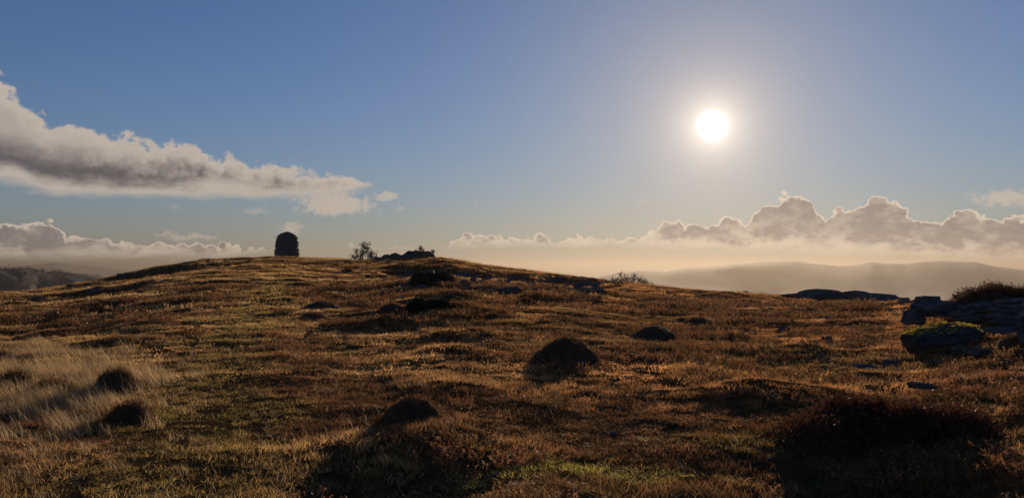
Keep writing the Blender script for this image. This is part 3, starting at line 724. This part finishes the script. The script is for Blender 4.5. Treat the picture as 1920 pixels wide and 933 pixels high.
def rubble(name, box, n, r0, seed):
    rr_ = random.Random(seed); V = []; Fc = []
    for _ in range(n):
        px = rr_.uniform(box[0], box[1]); f = (px - box[0]) / (box[1] - box[0]); py = rr_.uniform(box[2] + (box[4]) * f, box[3] + box[4] * f)
        x, y, z, r = ground_at(px, py); h = rr_.uniform(.04, .16) * r0; c = Vector((x, y, z)); n0 = len(V)
        rot = Euler((rr_.uniform(-.4, .4), rr_.uniform(-.4, .4), rr_.random() * 6)).to_matrix()
        for p in [(-1, -1, -1), (1, -1, -1), (1, 1, -1), (-1, 1, -1), (-.7, -.8, 1), (.8, -.6, 1), (.6, .8, 1), (-.9, .6, 1)]:
            V.append(tuple(c + rot @ Vector((p[0] * h * rr_.uniform(.8, 1.6), p[1] * h, p[2] * h * .4))))
        for q in ((0, 3, 2, 1), (4, 5, 6, 7), (0, 1, 5, 4), (1, 2, 6, 5), (2, 3, 7, 6), (3, 0, 4, 7)): Fc.append(tuple(n0 + i for i in q))
    obj(name, mesh_np(name, V, Fc, M_rock), kind='stuff')
rubble('rubble', (740, 1140, 506, 540, 14), 420, 1.0, 1)
rubble('rubble', (1330, 1580, 568, 602, 0), 220, .5, 2)
rock(1075, 558, 22, 7, 'blue grey stone on the turf at the right foot of the scree', None, 2)
rock(960, 548, 40, 12, 'pale edged slab in the lower middle of the shaded scree', None, 3); rock(870, 540, 34, 12, 'large piece near the dark juniper in the shaded scree', None, 4)
# pale stony pavement on the right
PV = 'pavement stones showing in the turf before the right-hand brow'
stone_rows([('far row', 1350, 1560, 568, 570, 13, 1.5), ('second row', 1345, 1570, 577, 578, 14, 2), ('third row', 1360, 1570, 586, 588, 12, 2), ('near row', 1370, 1560, 598, 601, 10, 3)], 'flat stone', 'the stony patch before the right brow', PV, .12, .26)
TS = 'loose stones half sunk in the near turf'
for px, py, wp, hp, lb in [(1470, 622, 22, 8, 'blue stone below the pavement stones, left of the golden moss'), (1550, 640, 18, 6, 'small stone midway between the pavement and the outcrop'), (1668, 684, 26, 9, 'grey stone in the turf left of the outcrop shade'),
    (1622, 690, 40, 6, 'row of broken stone left of the grey stone'), (1545, 682, 18, 6, 'little blue stone right of centre in open rusty turf'), (1312, 690, 18, 7, 'pale stone right of the largest hummock'), (1150, 812, 16, 6, 'small stone in dark turf above the bright moss'),
    (70, 563, 24, 6, 'flat rock on the far left slope under the skyline'), (175, 548, 26, 6, 'stone low on the left skyline slope'), (225, 520, 10, 6, 'left one of two stones breaking the left skyline'), (236, 518, 9, 6, 'right one of two stones breaking the left skyline'),
    (130, 537, 12, 4, 'lowest stone on the left skyline near the dark hillside'), (318, 501, 8, 3, 'stone on the skyline halfway up to the cairn')]:
    rock(px, py, wp, hp, lb, TS, int(px), .6)

# ------------------------------------------------------------------ beehive cairn
def cairn():
    cx, cy, cz, rr = ground_at(538, 486.5)
    th = math.atan2(cx, cy); rr = 86.5; cx, cy = math.sin(th) * rr, math.cos(th) * rr; cz = float(H(cx, cy, False)) - 0.05
    sc = rr / F; top = EYE + rr * ray(538, 435)[2]
    Ht = top - cz; Rb = 22.5 * sc; Rt = 18.2 * sc
    t = empty('beehive_cairn', (cx, cy, cz), 0, label='tall beehive shaped dry-stone cairn standing dark against the sky on the summit', cat='cairn')
    def rad(z):
        q = z / Ht
        if q < .70: return Rb + (Rt - Rb) * (q / .70) ** .8
        s = (q - .70) / .30; return Rt * max(0.0, 1 - (s * .97) ** 2.1) ** .6
    rd = random.Random(3); V = []; Fc = []
    def box(c, ex, ey, ez, hx, hy, hz):
        n = len(V)
        for sx_ in (-1, 1):
            for sy_ in (-1, 1):
                for sz_ in (-1, 1):
                    j = [rd.uniform(.8, 1.05) for _ in range(3)]
                    V.append(tuple(c + ex * hx * sx_ * j[0] + ey * hy * sy_ * j[1] + ez * hz * sz_ * j[2]))
        for f in ((0, 1, 3, 2), (4, 6, 7, 5), (0, 4, 5, 1), (2, 3, 7, 6), (0, 2, 6, 4), (1, 5, 7, 3)): Fc.append(tuple(n + i for i in f))
    z = 0.0; domeV0 = None
    wall_n = None
    while z < Ht - .04:
        hz = rd.uniform(.09, .19) * (1 if z < Ht * .68 else .55); r_ = rad(z + hz / 2)
        if z > Ht * .70 and wall_n is None: wall_n = (len(V), len(Fc))
        a = rd.random()
        if r_ < .2: break
        while a < 6.28 + .0:
            wd = rd.uniform(.16, .42); da = wd / r_; am = a + da / 2
            out_ = Vector((math.cos(am), math.sin(am), 0)); tan = Vector((-math.sin(am), math.cos(am), 0))
            pr = rd.uniform(-.07, .08) + (.09 if rd.random() < .06 else 0)
            box(out_ * (r_ - .14 + pr) + Vector((0, 0, z + hz / 2)), tan, out_, Vector((0, 0, 1)), wd / 2 * .96, .16, hz / 2 * .94)
            a += da
            if a > 6.28 + .3: break
        z += hz
    for _ in range(30):
        a = rd.random() * 6.28; q = rd.random() * .5; box(Vector((math.cos(a) * q, math.sin(a) * q, Ht - .10 - q * q * .6)), Vector((math.cos(a), math.sin(a), 0)), Vector((-math.sin(a), math.cos(a), 0)), Vector((0, 0, 1)), .18, .13, .06)
    nv, nf = wall_n
    obj('drystone_wall', mesh_np('drystone_wall', V[:nv], Fc[:nf], M_cairn), t, kind='stuff')
    obj('domed_top', mesh_np('domed_top', V[nv:], [tuple(i - nv for i in f) for f in Fc[nf:]], M_cairn), t, kind='stuff')
    Vc = []; Fq = []; n = 28
    zs = [0 - .3] + [Ht * k / 20 for k in range(20)]
    for zz in zs:
        for j in range(n):
            q = max(.05, rad(max(zz, 0)) - .20); Vc.append((q * math.cos(j / n * 6.2832), q * math.sin(j / n * 6.2832), zz))
    for i in range(len(zs) - 1):
        for j in range(n): Fq.append((i * n + j, i * n + (j + 1) % n, (i + 1) * n + (j + 1) % n, (i + 1) * n + j))
    Fq.append(tuple((len(zs) - 1) * n + j for j in range(n)))
    obj('rubble_core', mesh_np('rubble_core', Vc, Fq, M_cairn), t)
    ROCKS_XY.append((cx, cy, Rb * .9))
cairn()

# ------------------------------------------------------------------ trees and shrubs
def branch_mesh(seed, height, n_trunks=1, spread=.5, wind=(0.0, 0.0), levels=5, thick=.05, kids=3, minr=.006, lenf=.68, droop=0):
    rd = random.Random(seed); segs = []
    def grow(p, d, L_, rad, lv):
        n = 3; q = p
        for k in range(n):
            d2 = (d + Vector((rd.gauss(0, .20), rd.gauss(0, .20), rd.gauss(0, .12))) + Vector((wind[0], wind[1], 0)) * .12).normalized()
            nq = q + d2 * (L_ / n); r2 = rad * (1 - .18)
            segs.append((q, nq, rad, r2, lv)); q = nq; d = d2; rad = r2
            if lv < levels and k > 0 or (lv == 0 and k == 0 and rd.random() < .4):
                for _ in range(rd.choice([1, 1, 2])):
                    a = rd.random() * 6.28; perp = d.cross(Vector((math.cos(a), math.sin(a), .3))).normalized()
                    nd = (d * rd.uniform(.5, .9) + perp * rd.uniform(.6, 1.1) + Vector((0, 0, .15 - droop))).normalized()
                    if lv + 1 <= levels: grow(q, nd, L_ * lenf * rd.uniform(.75, 1.15), max(minr, rad * .62), lv + 1)
    for k in range(n_trunks):
        a = rd.random() * 6.28; off = Vector((math.cos(a), math.sin(a), 0)) * (.12 * spread if n_trunks > 1 else 0)
        grow(off, (Vector((math.cos(a) * spread * .5, math.sin(a) * spread * .5, 1))).normalized(), height * .42, thick, 0)
    V, Fc = [], []
    for p, q, r1, r2, lv in segs:
        d = (q - p).normalized(); s1 = d.cross(Vector((.3, .5, .81))).normalized(); s2 = d.cross(s1); n0 = len(V); m = 5 if lv < 2 else 3
        for c, r_ in ((p, r1), (q, r2)):
            for j in range(m):
                a = j / m * 6.2832; V.append(tuple(c + s1 * math.cos(a) * r_ + s2 * math.sin(a) * r_))
        for j in range(m): Fc.append((n0 + j, n0 + (j + 1) % m, n0 + m + (j + 1) % m, n0 + m + j))
    return V, Fc
def bare_tree(px, py, r, label, name='bare_hawthorn', cat='tree', scale=(1, 1, 1), levels=4, **kw):
    q = ray(px, py); x, y = q[0] * r, q[1] * r; z = EYE + q[2] * r
    t = empty(name, (x, y, z), 0, label=label, cat=cat)
    if name == 'bare_hawthorn':
        n_t = kw.pop('n_trunks'); sp = kw['spread']; rd = random.Random(kw['seed'])
        for k in range(n_t):           # a gnarled trunk each, tapering, then its limbs
            a = k / n_t * 6.28 + .5; p = Vector((math.cos(a) * .1 * sp, math.sin(a) * .1 * sp, -.15)); d = Vector((math.cos(a) * sp * .35, math.sin(a) * sp * .2, 1)).normalized()
            pts = [p]; H_ = kw['height']
            for m in range(5): d = (d + Vector((rd.gauss(0, .22), rd.gauss(0, .15), .15))).normalized(); pts.append(pts[-1] + d * H_ * .13)
            V = []; Fc = []
            for m, c in enumerate(pts):
                rr_ = kw['thick'] * (1.25 - .15 * m)
                for u in range(6): V.append((c.x + math.cos(u * 1.0472) * rr_, c.y + math.sin(u * 1.0472) * rr_, c.z))
            for m in range(5):
                for u in range(6): Fc.append((m * 6 + u, m * 6 + (u + 1) % 6, m * 6 + 6 + (u + 1) % 6, m * 6 + 6 + u))
            obj('trunk', mesh_np('trunk', V, Fc, M_bark), t).scale = scale
            V, Fc = [], []
            for m in (2, 3, 4, 5):
                k2 = dict(kw); k2['seed'] = kw['seed'] * 10 + k * 5 + m; k2['height'] = H_ * .62; k2['thick'] = kw['thick'] * .6
                k2['spread'] = 1.8 if m < 5 else .8
                v2, f2 = branch_mesh(n_trunks=1, levels=levels - 1, **k2); n0 = len(V)
                V += [(a_ + pts[m].x, b_ + pts[m].y, c_ + pts[m].z) for a_, b_, c_ in v2]; Fc += [tuple(n0 + i_ for i_ in f) for f in f2]
            obj('limbs', mesh_np('limbs', V, Fc, M_bark), t, kind='stuff').scale = scale
    else:
        V, Fc = branch_mesh(levels=levels, **kw); obj('stems', mesh_np('stems', V, Fc, M_bark), t, kind='stuff').scale = scale
    return t
bare_tree(677, 489, 68, 'bare wind-shaped hawthorn, the taller of two on the central ridge', seed=11, height=1.75, n_trunks=3, spread=1.0, levels=5, thick=.055, minr=.013, scale=(1, 1, .92))
bare_tree(697, 488, 67.5, 'low bare hawthorn right beside the taller one on the ridge', seed=23, height=1.0, n_trunks=4, spread=1.5, levels=4, thick=.05, minr=.014)
bare_tree(664, 490, 69, 'scrubby leafless bush at the left foot of the tall hawthorn', name='bare_shrub', cat='shrub', seed=31, height=.8, n_trunks=6, spread=1.6, levels=4, thick=.02, minr=.008)
bare_tree(1065, 551, 48, 'reddish bare shrub on the lower scree below the brow', name='bare_shrub', cat='shrub', seed=41, height=1.05, n_trunks=7, spread=1.0, levels=4, thick=.02, minr=.007)
for k, (px, py, h, lb) in enumerate([(1176, 533, .95, 'bare twiggy shrub on the brow below the hazy hills, tallest of its thicket'), (1192, 535, .75, 'leafless shrub right of the tallest one on the brow'), (1160, 532, .55, 'low leafless shrub left of the tallest one on the brow'),
                                     (1208, 538, .5, 'last low leafless shrub where the brow dips to the right'), (1232, 541, .32, 'small dry plant alone right of the brow thicket')]):
    bare_tree(px, py, 50.5, lb, name='bare_shrub', cat='shrub', seed=51 + k, height=h, n_trunks=9, spread=1.5, levels=3, thick=.02, minr=.009, scale=(1.3, 1.3, 1))
def juniper(px, py, wpx, hpx, label, n, seed, mat=None, r=None, depth=.8, name='juniper_bush', cat='bush', lobes=6, leaf=.10):
    x, y, z, rr = ground_at(px, py) if r is None else (0, 0, 0, r)
    if r: q = ray(px, py); x, y, z = q[0] * r, q[1] * r, EYE + q[2] * r
    W = wpx / F * rr / 2; Hh = hpx / F * rr; k_ = 1 + W * depth / rr
    t = empty(name, (x * k_, y * k_, z - .05), 0, label=label, cat=cat)
    rd = random.Random(seed); bl = Blades(); L = []
    for k in range(lobes):
        fx = rd.uniform(-.65, .65); L.append((fx * W, rd.uniform(-.4, .4) * W * depth, Hh * rd.uniform(.05, .45) * (1 - abs(fx) * .5), W * rd.uniform(.25, .42), Hh * rd.uniform(.35, .55)))
    for _ in range(n):
        c = rd.choice(L); v = Vector((rd.gauss(0, 1), rd.gauss(0, 1), rd.gauss(0, 1))).normalized() * rd.uniform(.55, 1.08)
        p = Vector((c[0] + v.x * c[3], c[1] + v.y * c[3], max(0.0, c[2] + v.z * c[4])))
        d = (v * .7 + Vector((rd.gauss(0, .5), rd.gauss(0, .5), .5))).normalized()
        bl.leaf(p, d, d.cross(Vector((rd.gauss(0, 1), rd.gauss(0, 1), rd.gauss(0, 1)))).normalized(), leaf * rd.uniform(.6, 1.5), leaf * .35)
    obj('foliage', bl.mesh('foliage', mat or M_juniper), t, kind='stuff')
    T = branch_mesh(seed, Hh * .9, 4, 1.6, levels=2, thick=.03)
    obj('stems', mesh_np('stems', T[0], T[1], M_bark), t, kind='stuff')
    MOUNDS_XY.append((x * k_, y * k_, W * .6)); return t
juniper(812, 536, 88, 40, 'dark rounded juniper bush on the slope right below the ridge ledge', 9000, 1, leaf=.12, lobes=9)
juniper(768, 534, 50, 14, 'low juniper left against the rounded dark one', 2500, 2, leaf=.11)
juniper(803, 582, 84, 30, 'left half of the low spreading juniper patch in open turf', 7000, 3, leaf=.09, depth=.4, lobes=8)
juniper(845, 573, 58, 25, 'right half of the low spreading juniper patch, farther up the slope', 5500, 4, leaf=.09, depth=.4, lobes=8)
juniper(787, 471, 16, 15, 'tiny shrub standing on the crown of the ridge ledge', 420, 5, r=65, leaf=.10, lobes=4)
juniper(811, 473, 13, 8, 'tiny shrub at the tip of the overhanging slab', 300, 6, r=64.4, leaf=.08, lobes=3)
juniper(771, 474, 10, 8, 'tiny shrub left of the crown shrub on the ridge ledge', 160, 7, r=65.5, leaf=.08, lobes=3)
juniper(1592, 547, 7, 5, 'tiny plant on the sloping rock of the right-hand brow', 120, 8, r=38, leaf=.04, lobes=2)

# ------------------------------------------------------------------ grass over the fell
def turf_band(name, r0, r1, dens, tufts, s0, hs, half=38.5):
    x, y = wedge_points(r0, r1, dens, half)
    thin_ = fbm(x / 0.9, y / 0.6, 71, 3)
    keep = (rng.random(len(x)) < np.clip(0.85 + thin_ * 0.9, .25, 1)) & clear_of(x, y)
    r = np.hypot(x, y); rc = np.interp(np.arctan2(x, y), _fine, _rcs); keep &= r < rc + 3
    pm = pathmask(x, y); keep &= rng.random(len(x)) > pm * .1
    x, y, pm = x[keep], y[keep], pm[keep]; z = H(x, y)
    tint, mm = turf_tint(x, y)
    hgt = hs * rng.uniform(.6, 1.35, len(x)) * (1 - .15 * pm) * (1 - .4 * mm) * (0.75 + 0.6 * sstep(fbm(x / 2.2, y / 1.5, 72, 3), -.3, .5))
    sc = np.stack([s0 * rng.uniform(.8, 1.25, len(x))] * 2 + [hgt], -1)
    return scatter(name, np.stack([x, y, z], -1), tint, sc, hidden_collection(name, tufts), len(tufts), rng.uniform(0, 6.28, len(x)), tilt=(rng.normal(0, .12, len(x)), rng.normal(0, .12, len(x))))
near_t = [make_tuft(46, .10, .075, .0045, .9, seed=k) for k in range(6)]
mid_t = [make_tuft(40, .17, .085, .010, .8, seed=20 + k) for k in range(5)]
far_t = [make_tuft(34, .36, .10, .024, .7, seed=40 + k, segs=1) for k in range(4)]
turf_band('grass', 3.2, 11, 110, near_t, 1.0, .82, 41)
turf_band('grass', 11, 24, 50, mid_t, 1.0, .82)
turf_band('grass', 24, 48, 15, far_t, .8, .9)
turf_band('grass', 48, 96, 8, far_t, 1.15, 1.0)
# tall pale bent on the left, leaning left in the wind
tall_t = [make_tuft(44, .15, .27, .0030, .6, bias=math.pi, segs=3, seed=60 + k) for k in range(5)]
x, y = wedge_points(5.5, 19, 60, 38.5)
qx, qy = pix(x, y, H(x, y, False))
dens = np.clip(1.3 - np.hypot((qx - 90) / 190, (qy - 735) / 62) + .45 * fbm(x / .9, y / .9, 77, 3), 0, 1)
dens = np.maximum(dens, .13 * (1 - sstep(qx, 220, 460)) * (qy > 690))
keep = rng.random(len(x)) < dens; x, y = x[keep], y[keep]
tint = np.array([[.64, .43, .21]]) * rng.uniform(.6, 1.25, (len(x), 1))
s_ = rng.uniform(.55, 1.15, len(x)) * np.clip(np.hypot(x, y) / 10.5, .5, 1.05)
scatter('tall_grass', np.stack([x, y, H(x, y)], -1), tint, np.stack([s_] * 3, -1), hidden_collection('tall_grass', tall_t), 5, rng.normal(0, .35, len(x)))
def sprig_tuft(seed, n=26):
    rd = random.Random(seed); b = Blades()
    for _ in range(n):
        a = rd.random() * 6.28; q = .15 * math.sqrt(rd.random()); base = Vector((math.cos(a) * q, math.sin(a) * q, -.01))
        d = Vector((math.cos(a) * .5, math.sin(a) * .5, 1)) + Vector((rd.gauss(0, .4), rd.gauss(0, .4), 0)); d.normalize(); L_ = .10 * rd.uniform(.5, 1.3)
        b.leaf(base, d, d.cross(Vector((rd.gauss(0, 1), rd.gauss(0, 1), .1))).normalized(), L_, .005)
        for k in range(6):
            c = base + d * L_ * rd.uniform(.3, 1); dd = (d * .6 + Vector((rd.gauss(0, .7), rd.gauss(0, .7), rd.gauss(0, .5)))).normalized()
            b.leaf(c, dd, dd.cross(Vector((rd.gauss(0, 1), rd.gauss(0, 1), rd.gauss(0, 1)))).normalized(), .026, .013)
    return b.mesh('sprigs', M_grass)
x, y = wedge_points(4.0, 34, 17, 38.5)
dn = sstep(fbm(x / 2.6, y / 1.9, 91, 4) + .25 * x / (y + .1), .12, .42) * (1 - sstep(pix(x, y, H(x, y, False))[0], 500, 380) * 0)
qx, qy = pix(x, y, H(x, y, False)); keep = (rng.random(len(x)) < dn) & clear_of(x, y) & (pathmask(x, y) < .3) & ~((qx > 1640) & (np.hypot(x, y) > 14)) & ~((qx < 330) & (qy > 620)); x, y = x[keep], y[keep]
tn = np.where(rng.random((len(x), 1)) < .6, [[.25, .115, .05]], [[.16, .10, .045]]) * rng.uniform(.6, 1.5, (len(x), 1)); s_ = rng.uniform(.7, 1.3, len(x)) * (1 + sstep(np.hypot(x, y), 12, 30))
scatter('heather_cover', np.stack([x, y, H(x, y)], -1), tn, np.stack([s_] * 3, -1), hidden_collection('heather_cover', [sprig_tuft(k) for k in range(5)]), 5, rng.uniform(0, 6.28, len(x)))
# a few dry stalks anywhere near
x, y = wedge_points(4.5, 16, 2.2, 38.5); s_ = rng.uniform(.35, .8, len(x))
stalk_t = [make_tuft(4, .10, .26, .004, .8, bias=math.pi, segs=3, seed=80 + k) for k in range(5)]
scatter('dry_stalks', np.stack([x, y, H(x, y)], -1), np.array([[.5, .36, .2]]) * rng.uniform(.6, 1.2, (len(x), 1)), np.stack([s_] * 3, -1), hidden_collection('dry_stalks', stalk_t), 5, rng.normal(0, .8, len(x)))

# ------------------------------------------------------------------ far woods: small crowns, seen as one mass
def far_wood(name, prof, dist, n, h, seed, spread):
    rd = random.Random(seed); bl = Blades()
    for _ in range(n):
        k = rd.random(); px = prof[0][0] + (prof[-1][0] - prof[0][0]) * k; py = np.interp(px, [p[0] for p in prof], [p[1] for p in prof])
        q = ray(px, py); r = dist - rd.random() * spread; c = Vector((q[0] * r, q[1] * r, EYE + q[2] * dist - (dist - r) * .06)); hh = h * rd.uniform(.5, 1.3)
        for _ in range(26):
            v = Vector((rd.gauss(0, .32), rd.gauss(0, .32), abs(rd.gauss(.1, .45)))) * hh; d = Vector((rd.gauss(0, 1), rd.gauss(0, 1), rd.gauss(.5, 1))).normalized()
            bl.leaf(c + v, d, d.cross(Vector((rd.gauss(0, 1), rd.gauss(0, 1), 1))).normalized(), hh * .35, hh * .16)
    obj(name, bl.mesh(name, M_wood), kind='stuff')
far_wood('woodland', [(1250, 557), (1290, 551), (1350, 552), (1430, 551)], 900, 110, 4.0, 1, 60)
far_wood('woodland', [(-60, 502), (0, 505), (60, 507), (110, 512), (190, 521)], 1690, 130, 7, 2, 60)
far_wood('woodland', [(-60, 512), (0, 512), (60, 514), (120, 522), (170, 528)], 1600, 110, 7, 3, 250)

# ------------------------------------------------------------------ haze: one closed box of even air
hz, t, o = newmat('haze')
pv = t.node('ShaderNodeVolumePrincipled'); pv.inputs['Color'].default_value = (0.345, 0.298, 0.25, 1)
pv.inputs['Density'].default_value = 0.00010; pv.inputs['Anisotropy'].default_value = 0.57
t.l.new(pv.outputs[0], o.inputs['Volume'])
X0, Z0, Z1 = 63000.0, -203.0, 150.0
Vb = [(a * X0, b * X0, c) for a in (-1, 1) for b in (-1, 1) for c in (Z0, Z1)]
Fb = [(0, 1, 3, 2), (4, 6, 7, 5), (0, 4, 5, 1), (2, 3, 7, 6), (0, 2, 6, 4), (1, 5, 7, 3)]
obj('haze', mesh_np('haze', Vb, Fb, hz), kind='stuff')
